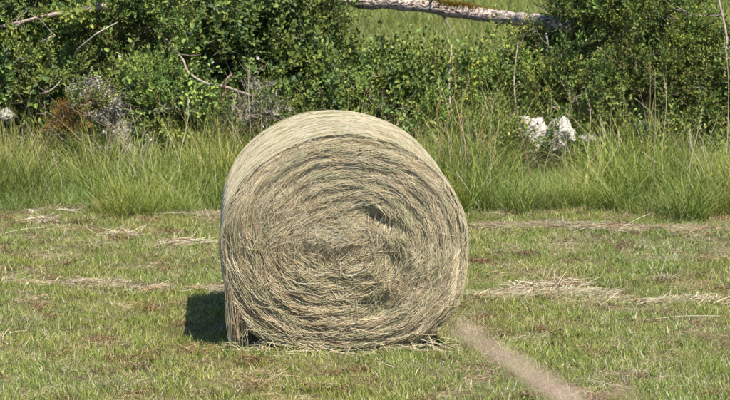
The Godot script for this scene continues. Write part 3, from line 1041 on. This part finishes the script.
	for i in 190:
		var x := rnd(-0.62, 0.58)
		var d := HALF + 0.05 * rng.randf() + 0.16 * pow(rng.randf(), 3.0) - 0.05
		var p := Vector3(x, rnd(0.004, 0.05) * (1.0 - (d - HALF) * 5.0), d)
		p.y = maxf(p.y, 0.004)
		var dir := Vector3(rnd(-1, 1), rnd(-0.25, 0.1), rnd(-0.2, 0.6)).normalized() * rnd(0.03, 0.11)
		sp.tube([p - dir, p + Vector3(0, 0.004, 0), p + dir], 0.0018, 0.001, 3, vary(mix_of(hay), 0.2))
	var ss := put(sp.mesh(), "splayed_stems", m_straw, root)
	ss.set_meta("kind", "stuff")

# ---------------------------------------------------------------- the hedgerow

func make_hedge() -> void:
	var L1 := Color(0.112, 0.17, 0.038)
	var L2 := Color(0.165, 0.23, 0.05)
	var L3 := Color(0.07, 0.11, 0.032)
	var L4 := Color(0.235, 0.29, 0.07)
	var thorn := []
	var bramble := []
	var privet := []
	var fresh := []
	for i in 3:
		thorn.push_back(spray(6, 11, 0.12, 0.026, 0.018, [L1, 3, L2, 3, L3, 2, L4, 0.6], 1.1))
		bramble.push_back(spray(5, 7, 0.15, 0.048, 0.034, [L3, 3, L1, 3, Color(0.08, 0.12, 0.05), 2, L2, 1], 1.25, 0.2))
		privet.push_back(spray(6, 12, 0.13, 0.028, 0.015, [L2, 3, L4, 2, L1, 3], 0.9))
		fresh.push_back(spray(5, 8, 0.16, 0.044, 0.028, [L4, 3, L2, 3, L1, 2], 1.1))
	var grp := "shrubs of the hedgerow"
	# [px, py, depth, across, up, deep]
	shrub("hawthorn_bush", "dense dark green small-leaved bush filling the left edge of the hedge", grp, [[-40, 60, 21.4, 0.4, 0.5, 0.5], [15, 42, 21.5, 0.3, 0.2, 0.4], [8, 95, 20.9, 0.26, 0.2, 0.3], [42, 80, 20.9, 0.22, 0.12, 0.3], [60, 24, 21.5, 0.3, 0.13, 0.35], [25, 0, 21.7, 0.5, 0.2, 0.45], [40, 112, 20.75, 0.2, 0.12, 0.2], [-60, 120, 20.9, 0.5, 0.4, 0.35], [30, 138, 20.7, 0.3, 0.1, 0.2], [40, 70, 22.2, 0.6, 0.5, 0.25]], [thorn[0], thorn[1], thorn[2], bramble[0]], m_leaf, 2500, 0.8, 1.2, [0.8, 1.3], 0.22, 9)
	shrub("hawthorn_bush", "leafy bush with a deep dark hollow in the left half of the hedge", grp, [[98, 20, 21.2, 0.3, 0.12, 0.4], [150, 18, 21.4, 0.3, 0.16, 0.42], [188, 38, 21.3, 0.24, 0.15, 0.35], [114, 95, 20.9, 0.15, 0.06, 0.2], [160, 97, 20.75, 0.22, 0.13, 0.28], [172, 122, 20.6, 0.26, 0.14, 0.2], [110, -12, 21.7, 0.5, 0.15, 0.5], [130, 60, 22.9, 0.5, 0.5, 0.2], [184, 64, 21.2, 0.14, 0.11, 0.25]], [thorn[0], thorn[1], thorn[2], fresh[0]], m_leaf, 2000, 0.8, 1.2, [0.85, 1.4], 0.24, 8)
	shrub("bramble_bush", "dark broad-leaved bramble above the bale's left shoulder", grp, [[225, 20, 21.5, 0.32, 0.22, 0.4], [262, 45, 21.6, 0.3, 0.26, 0.35], [215, 62, 21.3, 0.22, 0.13, 0.25], [285, 15, 21.9, 0.26, 0.25, 0.4], [235, 95, 21.2, 0.26, 0.14, 0.2], [278, 85, 21.4, 0.22, 0.16, 0.25], [250, -15, 22.0, 0.5, 0.2, 0.5], [195, 88, 21.1, 0.2, 0.12, 0.2], [240, 60, 22.4, 0.5, 0.4, 0.2]], [bramble[0], bramble[1], bramble[2], thorn[0]], m_leaf, 1700, 0.75, 1.15, [0.75, 1.25], 0.14, 8)
	shrub("sapling_thicket", "fresh green broad-leaved saplings directly behind the bale's top", grp, [[312, 32, 21.8, 0.2, 0.3, 0.25], [300, 85, 21.4, 0.24, 0.18, 0.3], [342, 85, 21.5, 0.2, 0.16, 0.3], [385, 92, 21.4, 0.24, 0.12, 0.3], [360, 108, 21.0, 0.3, 0.13, 0.22], [425, 95, 21.2, 0.22, 0.15, 0.25], [330, 58, 22.0, 0.1, 0.13, 0.18], [410, 120, 20.9, 0.26, 0.1, 0.2], [395, 78, 21.6, 0.12, 0.08, 0.15]], [fresh[0], fresh[1], fresh[2], bramble[1]], m_leaf, 1250, 0.65, 1.05, [0.75, 1.15], 0.2, 14, -0.06)
	shrub("scrub_bush", "loose tangled scrub with dry stems right of the bale's top", grp, [[455, 92, 21.5, 0.17, 0.18, 0.3], [485, 88, 21.7, 0.2, 0.16, 0.3], [525, 90, 21.5, 0.22, 0.17, 0.3], [470, 122, 21.0, 0.24, 0.15, 0.25], [515, 112, 21.2, 0.26, 0.12, 0.2], [440, 132, 20.8, 0.22, 0.12, 0.2], [545, 104, 21.3, 0.2, 0.12, 0.2], [552, 62, 21.6, 0.1, 0.12, 0.2], [500, 68, 21.7, 0.18, 0.14, 0.25], [532, 62, 21.7, 0.16, 0.14, 0.25]], [privet[0], privet[1], fresh[1]], m_leaf, 1350, 0.65, 1.0, [0.85, 1.3], 0.3, 22, -0.02)
	shrub("rounded_bush", "large rounded green bush with dark hollow right of the fallen trunk", grp, [[608, 16, 21.5, 0.3, 0.2, 0.4], [640, 15, 21.4, 0.34, 0.18, 0.45], [668, 45, 21.1, 0.3, 0.18, 0.35], [570, 58, 21.3, 0.2, 0.16, 0.3], [595, 92, 20.95, 0.3, 0.13, 0.25], [648, 88, 20.85, 0.3, 0.14, 0.3], [635, -14, 21.7, 0.45, 0.18, 0.45], [690, 66, 21.2, 0.24, 0.18, 0.3], [562, 112, 20.9, 0.24, 0.1, 0.2], [566, 26, 21.4, 0.1, 0.13, 0.16], [615, 62, 22.3, 0.4, 0.35, 0.2], [580, 130, 21.05, 0.5, 0.1, 0.2], [640, 116, 21.0, 0.3, 0.1, 0.2]], [privet[0], privet[1], privet[2], thorn[1]], m_leaf, 2900, 0.75, 1.15, [0.75, 1.35], 0.25, 10, -0.08)
	shrub("hawthorn_bush", "lighter green leafy bush at the right edge of the hedge", grp, [[712, 95, 20.9, 0.24, 0.24, 0.3], [735, 62, 21.2, 0.26, 0.2, 0.3], [705, 135, 20.7, 0.24, 0.16, 0.25], [755, 120, 20.9, 0.4, 0.4, 0.35], [672, 130, 20.75, 0.26, 0.09, 0.2], [790, 70, 21.4, 0.45, 0.5, 0.4], [722, 160, 20.5, 0.14, 0.12, 0.15]], [fresh[0], fresh[2], privet[0], privet[2]], m_leaf, 1500, 0.65, 1.0, [0.75, 1.2], 0.25, 8, -0.08)
	shrub("low_bramble", "low leafy bramble patch at the bale's upper left rim", grp, [[215, 118, 20.8, 0.24, 0.12, 0.2], [255, 118, 20.9, 0.24, 0.1, 0.2], [285, 120, 20.8, 0.2, 0.1, 0.18], [190, 138, 20.5, 0.2, 0.1, 0.15]], [thorn[0], fresh[0], thorn[2]], m_leaf, 520, 0.6, 0.95, [0.85, 1.3], 0.2, 4, -0.02)
	shrub("yellow_bush", "small yellow-green leafy shoots left of the bale in the hedge foot", grp, [[150, 92, 20.5, 0.12, 0.13, 0.12], [158, 105, 20.4, 0.15, 0.13, 0.12], [138, 112, 20.45, 0.1, 0.1, 0.1]], privet, m_leaf, 210, 0.55, 0.85, [1.2, 1.5], 0.2, 4, -0.2)
	shrub("ivy_patch", "thin ivy straggling over the pale stones of the left hedge foot", grp, [[92, 104, 20.25, 0.14, 0.05, 0.06], [112, 128, 20.2, 0.16, 0.1, 0.06], [96, 150, 20.15, 0.2, 0.05, 0.06], [125, 146, 20.18, 0.1, 0.08, 0.06]], [thorn[0], thorn[1]], m_leaf, 120, 0.5, 0.8, [0.9, 1.3], 0.2, 3, -0.1)
	shrub("weed_patch", "leafy weeds and low shoots round the pair of white rocks", grp, [[506, 150, 20.4, 0.08, 0.1, 0.1], [526, 162, 20.25, 0.12, 0.07, 0.06], [548, 152, 20.3, 0.03, 0.1, 0.04], [606, 148, 20.4, 0.12, 0.08, 0.1], [625, 145, 20.4, 0.2, 0.08, 0.1], [490, 150, 20.4, 0.2, 0.1, 0.12], [668, 155, 20.4, 0.2, 0.08, 0.1]], [fresh[0], privet[1], thorn[2]], m_leaf, 300, 0.5, 0.85, [0.9, 1.3], 0.25, 7, -0.1)
	shrub("ivy_patch", "thin ivy half covering the stones by the bale's upper left rim", grp, [[266, 112, 20.3, 0.14, 0.05, 0.06], [244, 120, 20.25, 0.12, 0.06, 0.06], [228, 130, 20.2, 0.12, 0.08, 0.06]], [thorn[0], thorn[1]], m_leaf, 75, 0.5, 0.8, [0.9, 1.3], 0.2, 3, -0.1)
	# lichen on dead twigs
	var lich := []
	for i in 2: lich.push_back(spray(5, 9, 0.08, 0.018, 0.014, [Color(0.52, 0.51, 0.45), 4, Color(0.40, 0.39, 0.33), 2, Color(0.3, 0.29, 0.22), 1], 1.2, 0.2))
	shrub("lichened_twigs", "pale lichen-covered twiggy clump beside the rusty fern", "dead wood", [[86, 97, 20.42, 0.09, 0.06, 0.08], [104, 102, 20.42, 0.1, 0.05, 0.08], [117, 112, 20.38, 0.09, 0.06, 0.08], [120, 134, 20.28, 0.1, 0.11, 0.07], [128, 152, 20.25, 0.09, 0.05, 0.07], [85, 150, 20.2, 0.13, 0.03, 0.06]], lich, m_bark, 95, 0.5, 0.9, [0.8, 1.1], 0.03, 6, -0.25)
	shrub("lichened_twigs", "pale lichen-covered twigs at the bale's upper left rim", "dead wood", [[272, 110, 20.4, 0.12, 0.05, 0.08], [250, 118, 20.35, 0.1, 0.05, 0.07], [262, 92, 20.6, 0.06, 0.12, 0.08]], lich, m_bark, 45, 0.5, 0.9, [0.7, 1.0], 0.03, 4, -0.25)
	# rusty withered fern
	var rust := []
	for i in 2: rust.push_back(spray(4, 12, 0.09, 0.024, 0.012, [Color(0.36, 0.17, 0.035), 3, Color(0.26, 0.15, 0.03), 2, Color(0.2, 0.16, 0.04), 2], 1.2, 0.3))
	shrub("withered_fern", "rusty orange-brown withered fern clump at the foot of the left hedge", "", [[73, 118, 20.4, 0.09, 0.08, 0.1], [64, 130, 20.35, 0.08, 0.06, 0.08], [84, 116, 20.4, 0.05, 0.06, 0.07]], rust, m_leaf, 130, 0.5, 0.8, [0.8, 1.2], 0.1, 3, -0.6)

	# stones of the old field wall
	rock("limestone_rock", ground_at(529, 20.62), Vector3(0.15, 0.18, 0.12), "rough grey-white limestone rock, left one of the pair in the grass", "stones of the old wall", -0.06, 0.4, 11)
	rock("limestone_rock", ground_at(560, 20.5), Vector3(0.12, 0.16, 0.11), "smooth bright white limestone rock, right one of the pair", "stones of the old wall", -0.14, 1.1, 27)
	var stones := [[84, 97, 0.07, 0.06, 20.45, "small pale lichened stone above the rusty fern"], [102, 101, 0.09, 0.055, 20.45, "pale lichened stone under the dark hollow"], [117, 111, 0.09, 0.06, 20.42, "pale lichened stone right of and above the rusty fern"], [97, 116, 0.06, 0.06, 20.4, "small pale stone just right of the rusty fern"], [120, 136, 0.11, 0.12, 20.36, "largest pale stone low beside the dark gap in the left hedge"], [108, 153, 0.08, 0.05, 20.32, "small pale stone at grass level in the left hedge"], [133, 152, 0.08, 0.06, 20.32, "whitish stone at the edge of the dark gap"], [82, 152, 0.1, 0.04, 20.3, "flat pale stone below the rusty fern"], [268, 112, 0.13, 0.06, 20.5, "pale stone half hidden just above the bale's left rim"], [246, 120, 0.09, 0.06, 20.45, "grey stone half hidden left of the bale's rim"], [592, 140, 0.13, 0.05, 20.5, "flat grey stone right of the white pair"], [641, 129, 0.05, 0.06, 20.5, "small upright stone in the right hedge foot"], [614, 134, 0.08, 0.05, 20.5, "small weathered stone between flat grey stone and upright one"], [7, 116, 0.06, 0.06, 20.5, "small pale stone at the far left of the hedge"]]
	for i in stones.size():
		var s: Array = stones[i]
		var p := at(s[0], s[1], s[4])
		var g := height(p.x, p.z)
		rock("wall_stone", Vector3(p.x, g, p.z), Vector3(s[2], s[3], 0.1), s[5], "stones of the old wall", -(p.y - g - s[3]), i * 0.7, 40 + i)

	# fallen tree
	var tp := [at(215, -46, 22.4), at(300, -14, 22.3), at(345, 0, 22.25), at(400, 3, 22.2), at(455, 11, 22.15), at(505, 18, 22.0), at(535, 20, 21.6), at(553, 23, 21.5), at(572, 28, 21.45)]
	var tree := thing("fallen_tree", Vector3(tp[0].x, 0, tp[0].z), "fallen lichen-covered pale trunk lying across the gap in the hedge", "tree")
	var t := Tris.new()
	var line := []
	for p in through(tp, 6): line.push_back(p - tree.position)
	for i in line.size(): line[i] += Vector3(0, rnd(-0.008, 0.008), rnd(-0.01, 0.01))
	t.tube(line, 0.066, 0.046, 14, Color.WHITE, true)
	for i in t.v.size(): t.v[i] += Vector3(n_fine.get_noise_3dv(t.v[i] * 3.0), n_fine.get_noise_3dv(t.v[i] * 3.0 + Vector3.ONE * 9.0), n_fine.get_noise_3dv(t.v[i] * 3.0 - Vector3.ONE * 9.0)) * 0.014
	put(t.smooth_mesh(), "trunk", m_trunk, tree)
	var st := Tris.new()
	st.tube(wander(Vector3(-0.12, -0.05, 0.0), line[0] + Vector3(0.05, -0.02, 0), 6, 0.08), 0.12, 0.08, 12, Color.WHITE, true)
	put(st.smooth_mesh(), "stump", m_trunk, tree)
	for k in 9:
		var f0: Vector3 = line[rng.randi_range(8, line.size() - 4)]
		var bt := Tris.new()
		var e := f0 + Vector3(rnd(-0.3, 0.4), rnd(-0.3, 0.22), rnd(-0.3, 0.4))
		bt.tube(wander(f0, e, 5, 0.05), rnd(0.008, 0.016), 0.003, 6, Color(0.3, 0.25, 0.21), true)
		put(bt.mesh(), "snapped_branch", m_bark_pale, tree)
	var ms := Tris.new()
	for i in 1000:
		var k := clampi(int(24.0 + rng.randfn() * 1.4), 20, 28)
		var p: Vector3 = line[k].lerp(line[k + 1], rng.randf())
		var a := rng.randfn() * 0.5 + 0.25
		var nrm := Vector3(0, cos(a), sin(a))
		ms.leaf(p + nrm * 0.062, (nrm + Vector3(rnd(-1, 1), rnd(-0.3, 1), rnd(-1, 1)) * 0.7).normalized(), Vector3(rnd(-1, 1), 0.2, 1).normalized(), rnd(0.012, 0.03), 0.009, 0.2, vary(mix_of([Color(0.26, 0.15, 0.03), 3, Color(0.16, 0.14, 0.03), 3]), 0.3))
	var mo := put(ms.mesh(), "moss", m_grass, tree)
	mo.set_meta("kind", "stuff")
	mo.set_meta("label", "ochre-green moss on top of the trunk")

	# dead wood in the hedge
	var grey := Color(0.42, 0.35, 0.30)
	branch("dead_log", "short pinkish-white dead log lying on top of the left hedge", [at(-5, 28, 21.15), at(30, 20, 20.95), at(62, 13, 20.85), at(88, 9, 20.85), at(106, 6, 20.9)], 0.010, 0.028, Color(0.58, 0.47, 0.42), "dead wood", 4, "log")
	branch("dead_branch", "crooked grey dead branch slanting down towards the bale", [at(160, 32, 21.1), at(170, 44, 20.9), at(183, 60, 20.62), at(188, 72, 20.55), at(205, 83, 20.5), at(222, 86, 20.48), at(246, 94, 20.6), at(276, 101, 20.75)], 0.007, 0.013, grey, "dead wood", 5)
	branch("dead_branch", "stubby reddish dead branch hanging below the crooked grey one", [at(232, 74, 20.5), at(226, 80, 20.45), at(222, 90, 20.5), at(223, 101, 20.5)], 0.007, 0.009, Color(0.34, 0.23, 0.18), "dead wood", 2)
	branch("dead_branch", "thin pale arched twig across the dark hollow", [at(74, 57, 20.7), at(78, 49, 20.55), at(91, 38, 20.5), at(99, 32, 20.5), at(118, 22, 20.7)], 0.0065, 0.0035, Color(0.55, 0.5, 0.45), "dead wood", 0)
	branch("dead_branch", "thin forked grey twig below the left hollow", [at(40, 94, 20.5), at(48, 92, 20.45), at(56, 86, 20.45), at(62, 79, 20.5)], 0.009, 0.004, grey, "dead wood", 3)
	branch("dead_branch", "short pale dead branch at the upper far left", [at(6, 31, 20.95), at(17, 25, 20.9), at(28, 20, 20.9)], 0.008, 0.005, grey, "dead wood", 3)
	branch("dead_branch", "stumpy pale dead twig left of the hollow", [at(40, 43, 20.8), at(47, 39, 20.75), at(55, 35, 20.75)], 0.007, 0.01, Color(0.5, 0.41, 0.33), "dead wood", 2)
	branch("dead_branch", "upright grey dead stems at the far left", [at(27, 130, 20.6), at(29, 105, 20.55), at(28, 78, 20.65)], 0.010, 0.006, Color(0.34, 0.3, 0.27), "dead wood", 4)
	branch("dead_branch", "bare pale sapling stem in the top right corner", [at(724, 80, 20.8), at(727, 45, 20.8), at(724, 22, 20.85), at(717, -8, 20.9)], 0.010, 0.008, Color(0.5, 0.42, 0.38), "dead wood", 4)
	branch("dead_branch", "forked bare branch below the top right pasture", [at(676, 6, 21.1), at(690, 14, 21.0), at(706, 16, 21.0), at(724, 15, 20.9)], 0.008, 0.006, Color(0.3, 0.25, 0.22), "dead wood", 4)
	branch("dead_branch", "dark bare stem crossing the foot of the right bush", [at(634, 98, 20.5), at(643, 105, 20.48), at(652, 114, 20.45)], 0.006, 0.004, Color(0.26, 0.2, 0.16), "dead wood", 2)
	branch("dead_branch", "pale dead stem standing in the scrub right of the bale", [at(452, 125, 20.7), at(449, 80, 20.9), at(452, 45, 21.2)], 0.008, 0.004, Color(0.46, 0.41, 0.33), "dead wood", 6)
	branch("dead_branch", "second pale dead stem in the scrub, below the trunk's end", [at(520, 130, 20.8), at(514, 85, 21.0), at(518, 42, 21.2)], 0.007, 0.003, Color(0.44, 0.39, 0.32), "dead wood", 6)
	branch("dead_branch", "slanting reddish dead twig in the right bush hollow", [at(597, 47, 20.85), at(604, 52, 20.8), at(611, 60, 20.8)], 0.005, 0.003, Color(0.42, 0.29, 0.2), "dead wood", 1)
	# bramble flowers
	for p in [[120, 56, 20.9, "in the dark hollow of the left hedge"], [190, 33, 20.95, "on the leafy bush above the crooked branch"], [212, 62, 20.9, "just right of the crooked grey branch"], [258, 58, 21.1, "on the bramble above the bale's left shoulder"], [332, 66, 21.4, "among the saplings behind the bale's top"], [652, 55, 20.75, "on the right bush, lower of two"], [664, 50, 20.75, "on the right bush, upper of two"], [14, 12, 21.2, "at the far upper left of the hedge"]]:
		var w := at(p[0], p[1], p[2])
		var fl := thing("bramble_flower", w, "tiny white bramble flower " + p[3], "flower", "white flowers in the hedge")
		var pt := Tris.new()
		for k in 5:
			var a := TAU * k / 5.0
			pt.leaf(Vector3.ZERO, Vector3(cos(a), sin(a), 0.25).normalized(), Vector3(0, 0, 1), 0.016, 0.014, 0.1, Color(0.75, 0.72, 0.68))
		put(pt.mesh(), "petals", m_leaf, fl)
		var sm := Tris.new()
		sm.tube([Vector3(0, 0, 0), Vector3(0, -0.06, -0.12), Vector3(0, -0.16, -0.45)], 0.002, 0.003, 4, Color(0.12, 0.14, 0.05))
		put(sm.mesh(), "stalk", m_leaf, fl)

func ground_at(px: float, depth: float) -> Vector3:
	var p := at(px, 150, depth)
	p.y = height(p.x, p.z)
	return p

# ---------------------------------------------------------------- out-of-focus grass head close to the lens

func make_foreground() -> void:
	var tip := at(458, 327, 1.25)
	var low := at(590, 414, 1.2)
	var foot := Vector3(low.x + 0.1, 0, low.z - 0.05)
	foot.y = height(foot.x, foot.z)
	var o := thing("foreground_grass_stalk", foot, "blurred pinkish grass seed head leaning into the near foreground", "grass stalk")
	var line := through([Vector3(0, -0.02, 0), Vector3(0.05, (low.y - foot.y) * 0.6, 0.02), low - foot + Vector3(0.03, -0.02, 0), low - foot, tip - foot], 6)
	var t := Tris.new()
	t.tube(line, 0.0018, 0.0006, 6, Color(0.42, 0.33, 0.22))
	put(t.mesh(), "stem", m_straw, o)
	var h := Tris.new()
	var a := low - foot
	var b := tip - foot
	for i in 1250:
		var k := pow(rng.randf(), 1.2)
		var r := 0.0034 * (1.0 - k * 0.7)
		var p := a.lerp(b, k) + Vector3(rng.randfn(), rng.randfn(), rng.randfn()) * r * 0.55
		h.leaf(p, ((b - a).normalized() + Vector3(rnd(-1, 1), rnd(-1, 1), rnd(-1, 1)) * 0.6).normalized(), Vector3(rnd(-1, 1), rnd(-1, 1), rnd(-1, 1)).normalized(), rnd(0.0018, 0.0032), 0.0009, 0.2, vary(Color(0.72, 0.57, 0.50), 0.12))
	put(h.mesh(), "seed_head", m_straw, o)
